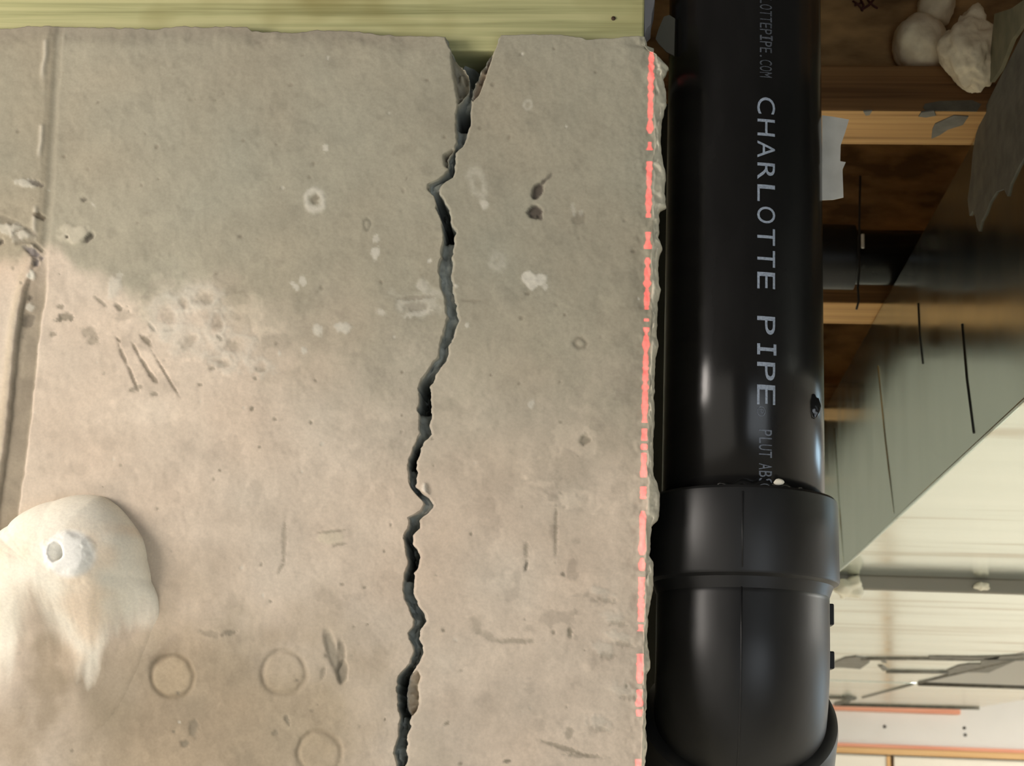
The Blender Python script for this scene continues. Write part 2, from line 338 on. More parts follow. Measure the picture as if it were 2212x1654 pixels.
rows = np.concatenate([[0.0], np.arange(1.5, 1640, 3.0), np.arange(1644, 2160, 5.0), np.array([2200, 2300, 3000, 4500, 6500, 9200.0])])
n_rows = len(rows)
yb = 68 + rows                                           # base image row of each mesh row
f1 = np.concatenate([[-9000, -5000, -2500, -1500, -1100, -900, -760], np.arange(-660, -34, 5.0), np.arange(-30, 800, 3.1)])
nA2 = 56; nB = 150
sC = np.array([0.0, .03, .05, .07, .10, .25, .42, .58, .75, .90, .93, .95, .97, 1.0])
pC = np.array([0.06, .15, .45, .8, .95, 1.0, .96, 1.0, 1.0, .95, .7, .4, .15, 0.06])
LASERPX = lambda y: 1408 - (y - 115) * 0.0203
yq = np.minimum(yb, 2300)
Lx = poly(CL, yq) + 11 * fbm(np.zeros(n_rows), yq, 15, 5, 31, .62)
Rx = poly(CR, yq) + 11 * fbm(np.zeros(n_rows) + 5, yq, 15, 5, 37, .62)
Rx = np.maximum(Rx, Lx + 7)
Ex = poly(EDGE, yq) + 5 * fbm(np.zeros(n_rows) + 9, yq, 12, 3, 41)
Ax = LASERPX(yq) + 9 + 9 * fbm(np.zeros(n_rows) + 19, yq, 40, 4, 43)        # arris: where the face breaks away
Ax = np.minimum(Ax, Ex - 5)
colsX = []; colsD = []; tagc = []
for x in f1: colsX.append(np.full(n_rows, x)); colsD.append(np.zeros(n_rows)); tagc.append('f')
for k in range(nA2):
    w = (k + 1) / nA2; x0 = f1[-1]; colsX.append(x0 + (Lx - x0) * w); colsD.append(np.zeros(n_rows)); tagc.append('f')
CDy = poly(CD, yq); CDy = np.where(CDy < .034, CDy * .42, CDy * .8)
for s, p in zip(sC, pC):
    jit = 7 * fbm(np.full(n_rows, s * 90), yq, 14, 4, 51) * (0.3 + p) if 0 < s < 1 else 0
    dj = 1 + 1.3 * fbm(np.full(n_rows, s * 160), yq, 22, 4, 53)
    colsX.append(Lx + (Rx - Lx) * s + jit); colsD.append(np.maximum(p * CDy * dj, .0015)); tagc.append('c')
for k in range(nB):
    w = (k + 1) / nB; w = 1 - (1 - w) ** 1.08
    colsX.append(Rx + (Ax - Rx) * w); colsD.append(np.zeros(n_rows)); tagc.append('f')
for w, dd in ((.12, .0006), (.25, .0010), (.40, .0015), (.55, .0021), (.70, .0028), (.85, .0038), (.95, .0052), (1.0, .008)):
    rough_ = .0065 * fbm(np.full(n_rows, w * 60), yq, 22, 5, 61, .6)
    colsX.append(Ax + (Ex - Ax) * w); colsD.append(np.maximum(dd + rough_, .0002)); tagc.append('e')
X = np.array(colsX).T; D = np.array(colsD).T                          # rows x cols
n_cols = X.shape[1]
topx = np.interp(X, tp[:, 0], tp[:, 1]) + 9 * fbm(X, X * 0, 26, 5, 71, .6)
fall = np.clip(1 - rows[:, None] / 90.0, 0, 1)
Y = yb[:, None] + (topx - 68) * fall + np.zeros_like(X)

face = np.array([c == 'f' for c in tagc])[None, :] * np.ones((n_rows, 1))
edge_m = np.array([c == 'e' for c in tagc])[None, :] * np.ones((n_rows, 1))
crk = np.array([c == 'c' for c in tagc])[None, :] * np.ones((n_rows, 1))
dep = np.zeros_like(X)                                                # + goes into the wall
S = np.random.default_rng
# base colour
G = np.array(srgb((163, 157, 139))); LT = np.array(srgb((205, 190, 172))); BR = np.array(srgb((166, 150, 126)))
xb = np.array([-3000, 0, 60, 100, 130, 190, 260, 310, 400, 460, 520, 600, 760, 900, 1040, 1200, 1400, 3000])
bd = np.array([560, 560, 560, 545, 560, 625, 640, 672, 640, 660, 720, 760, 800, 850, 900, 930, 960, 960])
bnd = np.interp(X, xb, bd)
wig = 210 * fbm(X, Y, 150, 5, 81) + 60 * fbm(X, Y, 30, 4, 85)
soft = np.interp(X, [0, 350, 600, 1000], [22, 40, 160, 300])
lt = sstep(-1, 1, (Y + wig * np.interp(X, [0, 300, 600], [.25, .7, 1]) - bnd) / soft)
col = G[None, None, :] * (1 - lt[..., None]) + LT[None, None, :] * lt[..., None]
# brownish zone low in the middle-left, grey veil upper right
br = sstep(0, 1, 1.25 - np.hypot((X - 480) / 420, (Y - 1600) / 330) + .9 * fbm(X, Y, 120, 5, 87)) * .85
col = col * (1 - br[..., None]) + BR * br[..., None]
mott = 1 + .30 * fbm(X, Y, 110, 5, 95, .6) * sstep(450, 1000, Y) + .20 * fbm(X, Y, 260, 6, 91) + .20 * fbm(X, Y, 60, 6, 93, .62) + .10 * fbm(X, Y, 12, 3, 97)
pink = fbm(X, Y, 180, 3, 99)
col = col * mott[..., None] * (1 + pink[..., None] * np.array([.08, 0, -.05]))
# blotchy scaling: lighter crusts
cr = sstep(.10, .17, fbm(X, Y, 60, 5, 101)) * sstep(-1, 0, (Y - 560) / 300) * .55
crz = np.exp(-(((X - 440) / 150) ** 2 + ((Y - 700) / 110) ** 2)) + .7 * np.exp(-(((X - 1180) / 160) ** 2 + ((Y - 1050) / 160) ** 2)) + .25
cr *= np.clip(crz, 0, 1)
col = col * (1 + .34 * cr[..., None]); dep += .0004 * cr
dk = sstep(.11, .2, fbm(X, Y, 46, 5, 103)) * (.35 + .65 * np.clip(np.exp(-(((X - 450) / 160) ** 2 + ((Y - 730) / 120) ** 2)) + np.exp(-(((X - 1230) / 130) ** 2 + ((Y - 1250) / 300) ** 2)), 0, 1))
col = col * (1 - .22 * dk[..., None])

WHT = np.array(srgb((205, 200, 186))); DRK = np.array(srgb((84, 76, 68))); GRY = np.array(srgb((132, 124, 108)))
def mark(cx, cy, rx, ry, ang=0, c=DRK, a=1.0, depth=0.0, soft=.35, rough=.5, ring=0.0, sd=None):
    """one stain, pit, scratch or scar on the face"""
    global col, dep
    pad = 2.2 * max(rx, ry) + 6
    sel = (np.abs(X - cx) < pad) & (np.abs(Y - cy) < pad) & (crk < .5)
    if not sel.any(): return
    x = X[sel] - cx; y = Y[sel] - cy; ca, sa = math.cos(math.radians(ang)), math.sin(math.radians(ang))
    p = (x * ca + y * sa) / rx; q = (-x * sa + y * ca) / ry
    rr = np.hypot(p, q) + rough * 2.6 * fbm(X[sel], Y[sel], max(min(rx, ry) * .9, 5), 5, int(sd if sd is not None else cx * 7 + cy))
    if ring > 0: w = np.exp(-((rr - 1) / ring) ** 2)
    else: w = 1 - sstep(1 - soft, 1 + soft, rr)
    cs = col[sel]; cs = cs * (1 - a * w[:, None]) + np.array(c) * a * w[:, None]; col[sel] = cs
    dd = dep[sel]; dd = dd + depth * .45 * w; dep[sel] = dd
def line(x0, y0, x1, y1, wd, c=DRK, a=.7, depth=.001, rough=.5):
    mark((x0 + x1) / 2, (y0 + y1) / 2, math.hypot(x1 - x0, y1 - y0) / 2, wd, math.degrees(math.atan2(y1 - y0, x1 - x0)), c, a, depth, .4, rough)

# left form joint: a shallow vertical recess with paste along it
JX = [(122, 60), (112, 250), (104, 400), (94, 520), (80, 600), (62, 700), (52, 800), (42, 900), (30, 1000), (18, 1080), (6, 1160), (-30, 1400), (-60, 1700), (-120, 2200)]
jc = poly(JX, np.clip(Y, 60, 2200)); jd = X - jc
low = sstep(520, 660, Y)
jw = 13 + 11 * low
band = 1 - sstep(-4, 4, np.abs(jd + 6 * fbm(X, Y, 25, 3, 111)) - jw)
col = col * (1 - (band * (.12 + .72 * low))[..., None]) + np.array(srgb((136, 126, 108))) * (1 + .7 * fbm(X, Y, 36, 5, 119)[..., None]) * (band * (.12 + .72 * low))[..., None]
dep += band * (.0004 + .0022 * low)
halo = np.exp(-((jd + jw + 13) / 9) ** 2) * low
col = col * (1 - .3 * halo[..., None]) + np.array(srgb((214, 196, 160))) * .3 * halo[..., None]; dep -= .0005 * halo
ridge = np.exp(-((jd + 21 + 14 * fbm(X * 0, Y, 60, 3, 113)) / 5) ** 2) * (1 - low) * sstep(0, .12, fbm(X * 0, Y, 60, 3, 117) + .06)
col = col * (1 - .5 * ridge[..., None]) + WHT * .5 * ridge[..., None]; dep -= .001 * ridge
left_panel = sstep(6, -10, jd) * (1 - low)
col = col * (1 - .05 * left_panel[..., None] * np.array([.4, 1, 1.6])); dep -= .0012 * left_panel

# listed marks, positions read off the wall
mark(1161, 412, 11, 18, 25, DRK, .95, .004, .2, .2); line(1168, 398, 1180, 388, 4, DRK, .8, .002, .2); line(1180, 389, 1192, 376, 4, DRK, .6, .001, .3)
mark(1157, 458, 15, 14, 20, DRK, .95, .004, .2, .35); line(1160, 466, 1172, 474, 5, DRK, .8, .002)
mark(1143, 602, 15, 15, 0, WHT, .95, -.0005, .2, .3); mark(1167, 604, 15, 12, 0, WHT, .95, -.0005, .2, .3); mark(1150, 615, 11, 11, 0, WHT, .95, -.0005, .25, .3); mark(1140, 634, 6, 4, 0, GRY, .7, .001)
mark(680, 432, 18, 21, 0, WHT, .8, -.0006, .3, .3, .32); mark(680, 430, 8, 9, 0, GRY, .7, .0012)
mark(793, 484, 7, 12, 0, np.array(srgb((118, 114, 100))), .7, .001, .3, .2, .3); mark(812, 515, 6, 10, 0, WHT, .7); mark(809, 547, 10, 13, 0, WHT, .85)
for q in ((632, 612, 5), (655, 608, 8), (640, 620, 6), (688, 714, 10), (657, 757, 6), (1148, 872, 7), (705, 321, 7), (603, 762, 4), (1008, 702, 5), (1047, 442, 8), (1255, 460, 5), (1178, 620, 6), (985, 618, 4)):
    mark(q[0], q[1], q[2], q[2] * 1.2, 0, WHT, .7, -.0003)
mark(742, 708, 17, 13, 0, WHT, .75, -.0005); mark(1140, 227, 8, 9, 0, WHT, .5, 0, .3, .2, .35); mark(1032, 396, 14, 24, -20, WHT, .35, 0, .4, .4, .5)
mark(1075, 565, 12, 14, 0, WHT, .35, 0, .4, .5, .5); mark(905, 655, 48, 26, 0, WHT, .45, .0008, .5, .7); mark(915, 618, 14, 14, 0, WHT, .5); line(862, 645, 930, 640, 5, GRY, .6, .0012); mark(900, 662, 22, 12, 0, GRY, .45, .001); mark(825, 675, 12, 6, 20, WHT, .6)
mark(900, 678, 30, 6, -10, WHT, .6); line(995, 648, 1038, 652, 4, GRY, .4, .0006)
mark(1250, 474, 12, 18, 20, GRY, .5, .001); mark(1255, 741, 11, 11, 0, GRY, .7, .0015, .3, .3, .4); mark(1265, 950, 11, 12, 0, GRY, .75, .002); mark(1238, 452, 5, 14, -10, WHT, .4)
mark(176, 1, 5, 5)
# left cluster
mark(60, 397, 26, 8, 8, WHT, .6, -.0012); mark(80, 397, 15, 5, 20, DRK, .75, .002); mark(87, 468, 14, 6, 30, np.array(srgb((110, 100, 84))), .9, .002)
mark(20, 478, 30, 6, 22, GRY, .7, .001); mark(45, 505, 24, 16, 10, WHT, .6, -.003, .3, .5); mark(52, 510, 18, 14, 0, GRY, .8, .0025, .3, .3, .35); mark(4, 524, 6, 6, 0, DRK, .7, .003); mark(10, 495, 24, 10, 20, WHT, .5, -.002)
mark(70, 545, 22, 7, 35, np.array(srgb((112, 106, 106))), .85, .003); mark(82, 533, 14, 5, 40, GRY, .8, .002); mark(76, 566, 6, 8, 0, np.array(srgb((112, 106, 106))), .8, .003)
mark(160, 505, 34, 20, 0, np.array(srgb((196, 188, 168))), .75, -.002, .3, .4); mark(192, 513, 14, 6, -45, np.array(srgb((96, 90, 80))), .9, .003, .3, .2); mark(145, 512, 3, 3, 0, DRK, .8, .002)
mark(182, 431, 6, 5, 0, DRK, .6, .0015); line(196, 438, 206, 446, 2.5, WHT, .5, 0)
mark(67, 595, 7, 10, 0, np.array(srgb((228, 222, 206))), .95, -.002); mark(62, 640, 6, 5, 0, DRK, .5, .002); mark(57, 690, 14, 16, 20, np.array(srgb((112, 104, 92))), .7, .002, .3, .5); mark(62, 660, 8, 8, 0, WHT, .6, -.001)
mark(130, 662, 8, 5, 20, GRY, .7, .001); mark(144, 683, 14, 9, 10, GRY, .8, .0014, .3, .7); mark(127, 690, 9, 5, -20, GRY, .8, .0014); mark(190, 715, 18, 12, 30, GRY, .5, .001, .4, .8); mark(200, 735, 16, 10, 10, GRY, .5, .001, .4, .8); mark(116, 721, 7, 6, 0, GRY, .6, .001)
line(205, 640, 230, 662, 4, GRY, .6, .001); mark(255, 662, 10, 5, 35, GRY, .8, .0015); mark(246, 622, 14, 20, 10, WHT, .55, -.001); mark(258, 595, 7, 10, 0, WHT, .4); mark(265, 683, 15, 14, 0, GRY, .35)
for a in ((250, 727, 260, 740, 3), (255, 745, 273, 785, 4), (274, 785, 297, 842, 3.5), (285, 740, 300, 770, 3), (300, 770, 325, 808, 4), (318, 800, 340, 828, 5), (332, 766, 388, 858, 3), (302, 722, 326, 745, 6), (318, 695, 338, 718, 4)):
    line(*a, c=np.array(srgb((126, 116, 100))), a=.8, depth=.0014, rough=.35)
for q in ((405, 735, 34, 26), (360, 680, 26, 34), (440, 640, 30, 22), (470, 700, 20, 30), (500, 740, 34, 22), (395, 650, 24, 20), (480, 780, 26, 16), (560, 790, 20, 14)):
    mark(*q, 15, WHT, .38, -.0008, .4, .8, .5)
    mark(q[0] + 4, q[1] + 6, q[2] * .5, q[3] * .5, 0, GRY, .35, .001, .5, .8)
for q in ((475, 730, 9, 4, 40), (460, 795, 6, 4, 0), (430, 830, 6, 3, 0), (293, 838, 14, 6, -20), (333, 850, 9, 4, 0)): mark(*q, GRY, .6, .0012)
mark(105, 1460, 42, 130, 8, np.array(srgb((140, 126, 104))), .6, 0, .6, .5); mark(235, 1470, 90, 90, -20, np.array(srgb((146, 135, 115))), .55, 0, .7, .5); mark(20, 1600, 60, 60, 0, np.array(srgb((160, 142, 118))), .4, 0, .7, .5)
# plugs and rings low on the wall
for cx_, cy_, rr_, a_ in ((372, 1460, 42, .75), (615, 1452, 44, .30), (690, 1626, 44, .35)):
    mark(cx_, cy_, rr_, rr_, 0, np.array(srgb((186, 168, 140))), a_ * .7, .0004, .08, .04)
    mark(cx_, cy_, rr_ + 3, rr_ + 3, 0, np.array(srgb((128, 114, 92))), a_ * .8, .0022, .2, .10, .11)
mark(345, 1420, 26, 12, -40, np.array(srgb((126, 112, 92))), .5, .001, .6, .2)
line(704, 1362, 730, 1450, 11, np.array(srgb((148, 140, 124))), .8, .0026, .15); line(736, 1382, 738, 1440, 8, np.array(srgb((140, 131, 115))), .8, .0024, .15); mark(739, 1452, 12, 24, 5, np.array(srgb((138, 129, 113))), .85, .0036, .2, .12)
line(694, 1468, 700, 1440, 5, GRY, .5, .001); mark(716, 1160, 28, 15, -3, np.array(srgb((206, 194, 172))), .75, -.0006, .15, .18); line(690, 1150, 745, 1144, 3, GRY, .5, .001); line(720, 1178, 748, 1172, 3, GRY, .5, .001)
mark(495, 1366, 14, 6, -10, GRY, .8, .0012, .4, .5); mark(455, 1368, 26, 6, 10, GRY, .4, .0008); mark(417, 1572, 10, 16, 0, GRY, .6, .0012); mark(398, 1604, 10, 8, -30, GRY, .7, .0014); mark(620, 1555, 5, 12, -20, GRY, .7, .0012); mark(595, 1583, 6, 8, 0, GRY, .6, .001); mark(545, 1650, 30, 40, 0, GRY, .3, .0004, .7, .6)
line(615, 1130, 612, 1215, 5, GRY, .45, .0006, .6); line(612, 1215, 600, 1240, 4, GRY, .4, .0006)
line(1201, 1095, 1200, 1200, 4, GRY, .6, .001, .4); line(1138, 1170, 1136, 1205, 5, GRY, .5, .001); mark(1137, 1220, 4, 12, 15, np.array(srgb((112, 106, 94))), .85, .0014); mark(1217, 1240, 4, 5, 0, GRY, .7, .001); mark(1196, 1366, 5, 5, 0, GRY, .7, .001); mark(1231, 1366, 5, 12, 0, GRY, .8, .0012)
mark(1030, 1345, 14, 20, 0, GRY, .35, .0004, .5, .5); line(1035, 1365, 1080, 1385, 8, GRY, .35, .0004, .5); line(1080, 1384, 1152, 1384, 6, GRY, .5, .0006, .5)
line(1170, 1600, 1270, 1632, 5, GRY, .6, .001, .4); mark(1265, 1632, 40, 5, 5, GRY, .5, .0008); mark(1230, 1585, 8, 14, 0, GRY, .45, .0006); mark(1096, 1644, 8, 4, -10, GRY, .8, .001); mark(966, 1562, 6, 4, -30, GRY, .7, .001)
for q in ((1300, 1280), (1320, 1330), (1305, 1400), (1350, 1490), (1340, 1375), (1290, 1560)): mark(q[0], q[1], 22, 12, 20, WHT, .3, -.001, .5, .9); mark(q[0] + 8, q[1] + 16, 18, 6, 10, GRY, .35, .001, .5, .9)
for k in range(150):                                                # pin holes and specks
    a_, b_ = rng.uniform(0, 1380), rng.uniform(95, 1654); s_ = rng.uniform(1.6, 4.2)
    mark(a_, b_, s_, s_ * rng.uniform(.7, 1.4), rng.uniform(0, 90), GRY if rng.random() < .8 else WHT, rng.uniform(.3, .8), .0008, .5, .5)
# mortar-grey shadow line under the sill and rubble scars beside the crack
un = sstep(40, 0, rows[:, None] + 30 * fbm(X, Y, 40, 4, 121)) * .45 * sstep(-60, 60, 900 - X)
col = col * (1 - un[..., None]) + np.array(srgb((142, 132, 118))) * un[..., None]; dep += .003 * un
def scar(pts, depth, c, a):
    global col, dep
    P = np.array(pts, float); inside = np.zeros(X.shape, bool); dist = np.full(X.shape, 1e9)
    for i in range(len(P)):
        x1, y1 = P[i]; x2, y2 = P[(i + 1) % len(P)]
        cond = ((y1 > Y) != (y2 > Y)); xi = (x2 - x1) * (Y - y1) / (y2 - y1 + 1e-9) + x1
        inside ^= cond & (X < xi)
        tt = np.clip(((X - x1) * (x2 - x1) + (Y - y1) * (y2 - y1)) / ((x2 - x1) ** 2 + (y2 - y1) ** 2), 0, 1)
        dist = np.minimum(dist, np.hypot(X - x1 - tt * (x2 - x1), Y - y1 - tt * (y2 - y1)))
    w = np.where(inside, sstep(0, 5, dist), 0) * (crk < .5)
    col = col * (1 - a * w[..., None]) + np.array(c) * a * w[..., None]
    dep = dep + depth * w * (1 + 1.2 * fbm(X, Y, 12, 3, 131))
PALE = np.array(srgb((196, 184, 160)))
scar([(884, 1458), (902, 1446), (909, 1460), (904, 1482), (906, 1519), (900, 1536), (888, 1550), (874, 1514)], .007, PALE, .5)
scar([(972, 105), (986, 128), (1014, 160), (1016, 200), (990, 226), (984, 190), (976, 140)], .010, np.array(srgb((168, 162, 146))), .6)
scar([(1074, 90), (1066, 118), (1052, 160), (1036, 205), (1014, 225), (1020, 195), (1040, 150), (1058, 112)], .007, np.array(srgb((176, 156, 138))), .6)
scar([(985, 318), (957, 332), (958, 356), (968, 366), (972, 340)], .006, GRY, .5)
scar([(970, 452), (975, 480), (973, 490), (968, 478), (965, 455)], .006, PALE, .4)
scar([(924, 392), (922, 410), (940, 426), (930, 408)], .004, GRY, .5)
scar([(939, 818), (943, 808), (930, 832), (926, 838)], .005, PALE, .5)
scar([(908, 1060), (912, 1040), (922, 1042), (926, 1070), (916, 1066)], -.002, np.array(srgb((226, 216, 200))), .9)
scar([(894, 1330), (908, 1365), (912, 1342), (916, 1320), (906, 1312)], .004, GRY, .3)

# crack faces and the broken arris
CRC = np.array(srgb((160, 164, 158)))
cc = CRC * (1 + 1.0 * fbm(X, Y, 24, 5, 141, .6)[..., None])
lipw = np.clip(D / .006, 0, 1) * crk
col = col * (1 - lipw[..., None]) + cc * lipw[..., None]
EC = np.array(srgb((204, 198, 178)))
ec = EC * (1 + .45 * fbm(X, Y, 22, 5, 143)[..., None])
col = col * (1 - .8 * edge_m[..., None]) + ec * .8 * edge_m[..., None]
# general unevenness of the cast face
dep += .0022 * fbm(X, Y, 300, 3, 151) + .0006 * fbm(X, Y, 40, 4, 153) + .00035 * fbm(X, Y, 10, 2, 157)
near_edge = sstep(60, 0, Ax[:, None] - X) * face
dep += near_edge * (.0010 + .0035 * fbm(X, Y, 26, 4, 161))
fl = face * sstep(5, 18, np.minimum(np.abs(X - Lx[:, None]), np.abs(X - Rx[:, None])) + 14)
DEP = D + dep * (face + .5 * edge_m)
vis = 1 - sstep(2050, 2300, Y)
DEP = np.where(crk > .5, DEP, DEP * vis)
def wall_at(field, x, y):                       # bilinear read of a field of the wall's left half
    fi = np.interp(y - 68, rows, np.arange(n_rows)); fj = np.interp(x, f1, np.arange(len(f1)))
    i0 = np.clip(fi.astype(int), 0, n_rows - 2); j0 = np.clip(fj.astype(int), 0, len(f1) - 2); a_ = fi - i0; b_ = fj - j0
    if field.ndim == 3: a_ = a_[..., None]; b_ = b_[..., None]
    return (field[i0, j0] * (1 - a_) + field[i0 + 1, j0] * a_) * (1 - b_) + (field[i0, j0 + 1] * (1 - a_) + field[i0 + 1, j0 + 1] * a_) * b_
COLW = np.clip(col, .01, .95).copy()
# unproject onto the wall plane, then push along +Y
V3 = np.stack([(X - CX) / F, (Y - CY) / F, np.ones_like(X)], -1) @ RW.T
P3 = CAM + V3 * ((0 - CAM[1]) / V3[..., 1])[..., None]
P3[..., 1] += DEP
P3[-1, :, 2] = 0.0
P3[..., 2] = np.maximum(P3[..., 2], 0.0)
P3 = P3[::1]
# lip folding back over the top, then the wall's end face and back
lip = P3[0:1].copy(); lip[..., 1] = np.maximum(lip[..., 1], .0085); lip[..., 2] -= .0015
P3 = np.concatenate([lip, P3], 0); col = np.concatenate([col[0:1], col], 0)
END_X = 0.0085
e1 = P3[:, -1:].copy(); e1[..., 0] = END_X; e1[..., 1] = .011
e2 = e1.copy(); e2[..., 1] = .20
e3 = e2.copy(); e3[..., 0] = P3[:, 0:1, 0]
P3 = np.concatenate([P3, e1, e2, e3], 1); col = np.concatenate([col] + [col[:, -1:]] * 3, 1)
nr, nc = P3.shape[:2]
me = bpy.data.meshes.new('wall_front')
me.vertices.add(nr * nc); me.vertices.foreach_set('co', P3.reshape(-1).astype(np.float32))
idx = np.arange(nr * nc).reshape(nr, nc)
q = np.stack([idx[:-1, :-1], idx[1:, :-1], idx[1:, 1:], idx[:-1, 1:]], -1).reshape(-1, 4)
me.loops.add(q.size); me.loops.foreach_set('vertex_index', q.reshape(-1).astype(np.int32))
me.polygons.add(len(q)); me.polygons.foreach_set('loop_start', np.arange(0, q.size, 4, dtype=np.int32))
me.polygons.foreach_set('use_smooth', np.ones(len(q), bool))
me.update(calc_edges=True)
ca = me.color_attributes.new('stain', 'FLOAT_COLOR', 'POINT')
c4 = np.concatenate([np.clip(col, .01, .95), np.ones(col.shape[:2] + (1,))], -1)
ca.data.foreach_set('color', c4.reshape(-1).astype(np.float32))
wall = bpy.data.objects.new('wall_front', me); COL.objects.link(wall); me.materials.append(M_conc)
tag(wall, 'cracked grey beige poured concrete wall under the green lumber sill', kind='structure')

# ------------------------------------------------------------------ room shell
def struct(o, label=None): o['kind'] = 'structure'; 
WB = 5.6
floor = box('floor', (-3.5, -3.0, -0.1), (3.0, WB + .1, 0.0), M_floor); struct(floor)
ceiling = box('ceiling', (-3.5, -0.02, 2.72), (3.0, WB + .1, 2.745), M_sub); struct(ceiling)
pan = box('ceiling_panel', (-3.4, 0.92, 2.385), (0.205, WB - .02, 2.398), principled('grey_green_board', srgb((190, 194, 187)), .9)[0], ceiling)
wl = box('wall_left', (-3.6, 0.2, 0), (-3.5, WB + .1, 2.72), M_drywall); struct(wl)
# back wall with a doorway closed by two cream door leaves
hdr0, hdr1 = PY(1900, 1629, WB)[2], PY(1900, 1607, WB)[2]
bm = bmesh.new(); bm_box(bm, (-3.5, WB, hdr0), (3.0, WB + .1, 2.72)); bm_box(bm, (-3.5, WB, 0), (-0.4, WB + .1, hdr0)); bm_box(bm, (2.6, WB, 0), (3.0, WB + .1, hdr0))
wbk = from_bm('wall_back', bm, M_drywall); struct(wbk)
for q in ((1911, 1569), (2083, 1572), (2085, 1587)):
    p = PY(q[0], q[1], WB); o = ring_tube('screw_head', [(p[0], WB + .002, p[2]), (p[0], WB - .003, p[2])], .0065, M_screw, wbk, 12)
tr = box('trim_1', (-0.45, WB - .022, hdr0), (2.65, WB - .0005, hdr0 + (hdr1 - hdr0) * .62), M_pine, None, .002); struct(tr)
tr2 = box('trim_2', (-0.45, WB - .014, hdr0 + (hdr1 - hdr0) * .64), (2.65, WB - .0005, hdr1), M_pine_red, None, .001); struct(tr2)
dx = PY(1930, 1640, WB)[0]
dj0, dj1 = PY(1917, 1640, WB)[0], PY(1925, 1640, WB)[0]
dg = PY(1933, 1640, WB)[0]
door = empty('door_1', (0, 0, 0)); struct(door)
box('door_leaf', (-0.39, WB + .02, .01), (dj0, WB + .055, hdr0 - .004), M_door, door, .002)
box('door_leaf', (dg, WB + .02, .01), (2.59, WB + .055, hdr0 - .004), M_door, door, .002)
box('door_edge', (dj0, WB + .012, .01), (dj1, WB + .055, hdr0 - .004), M_pine, door)
box('door_gap', (dj1, WB + .05, .01), (dg, WB + .06, hdr0 - .002), M_dark, door)
# right wall with a daylit window
wy0, wy1, wz0, wz1 = 1.65, 2.75, 1.35, 1.85
bm = bmesh.new()
bm_box(bm, (3.0, -3, 0), (3.1, wy0, 2.72)); bm_box(bm, (3.0, wy1, 0), (3.1, WB + .1, 2.72)); bm_box(bm, (3.0, wy0, 0), (3.1, wy1, wz0)); bm_box(bm, (3.0, wy0, wz1), (3.1, wy1, 2.72))
wr = from_bm('wall_right', bm, M_drywall); struct(wr)
win = empty('window_1', (0, 0, 0)); struct(win)
bm = bmesh.new()
for a, c in (((3.02, wy0, wz0), (3.07, wy0 + .05, wz1)), ((3.02, wy1 - .05, wz0), (3.07, wy1, wz1)), ((3.02, wy0, wz0), (3.07, wy1, wz0 + .05)), ((3.02, wy0, wz1 - .05), (3.07, wy1, wz1)), ((3.02, (wy0 + wy1) / 2 - .03, wz0), (3.07, (wy0 + wy1) / 2 + .03, wz1))): bm_box(bm, a, c)
from_bm('window_frame', bm, M_winframe, win)
box('pane', (3.04, wy0 + .05, wz0 + .05), (3.05, (wy0 + wy1) / 2 - .03, wz1 - .05), M_pane, win)
box('pane', (3.04, (wy0 + wy1) / 2 + .03, wz0 + .05), (3.05, wy1 - .05, wz1 - .05), M_pane, win)

# ------------------------------------------------------------------ sill plate on the wall
ZS = PY(1015, 109, .0095)[2]
SX1 = PY(1391, 60, .0095)[0]
nx, nz_ = 160, 10
bm = bmesh.new(); bm_box(bm, (-3.4, .0095, ZS), (SX1, .148, ZS + .038), .0012)
sill = from_bm('sill_plate', bm, M_sill)
tag(sill, 'greenish treated lumber sill plate lying on top of the cracked concrete wall', 'lumber')
kn = PY(1325, 40, .0095)
ring_tube('knot', [(kn[0], .0105, kn[2]), (kn[0], .0089, kn[2])], [.0016, .0013], M_dark, sill, 10)
rim = box('rim_board', (-3.4, .016, ZS + .0385), (SX1 - .004, .045, 2.718), M_osb)
tag(rim, 'wood rim board standing on the green sill plate, above the picture edge', 'lumber')
# end seal and membrane flap between sill and pipe
pts = [PY(*q, .03) for q in ((1392, -30), (1416, -30), (1413, 10), (1408, 30), (1406, 52), (1398, 60), (1392, 75))]
tag(plate('sealant_bead', pts, (0, 1, 0), .02, M_seal), 'grey sealant bead on the cut end of the green sill plate', 'sealant')
pts = [PY(*q, .035) for q in ((1434, 36), (1446, 32), (1458, 40), (1456, 120), (1440, 112), (1424, 96), (1416, 84), (1422, 64))]
tag(plate('membrane_flap', pts, (.25, 1, 0), .0015, M_membrane), 'dark grey membrane flap between the wall top corner and the black pipe', 'membrane')

# ------------------------------------------------------------------ spray foam mound on the wall
OUT = [(0, 1148), (27, 1132), (73, 1100), (128, 1082), (182, 1069), (228, 1073), (260, 1096), (283, 1123), (310, 1164), (319, 1210), (328, 1256), (342, 1287), (346, 1322), (338, 1372), (318, 1430), (292, 1490), (262, 1548), (220, 1600), (160, 1630), (90, 1640), (0, 1640), (-80, 1620), (-150, 1560), (-230, 1440), (-260, 1300), (-220, 1190), (-120, 1150), (-50, 1152)]
c0 = np.array([118.0, 1240.0]); O = np.array(OUT, float)
th = np.arctan2(O[:, 1] - c0[1], O[:, 0] - c0[0]); rr = np.hypot(O[:, 0] - c0[0], O[:, 1] - c0[1])
o_ = np.argsort(th); th, rr = th[o_], rr[o_]
NA, NR = 260, 110
S_, A_ = np.meshgrid(np.linspace(0, 1, NR + 1), -math.pi + 2 * math.pi * np.arange(NA) / NA, indexing='ij')
R_ = np.interp(A_, np.r_[th[-1] - 2 * math.pi, th, th[0] + 2 * math.pi], np.r_[rr[-1], rr, rr[0]])
mx_, my_ = c0[0] + np.cos(A_) * R_ * S_, c0[1] + np.sin(A_) * R_ * S_
dn = sstep(1190, 1400, my_)                                    # 1 towards the floor
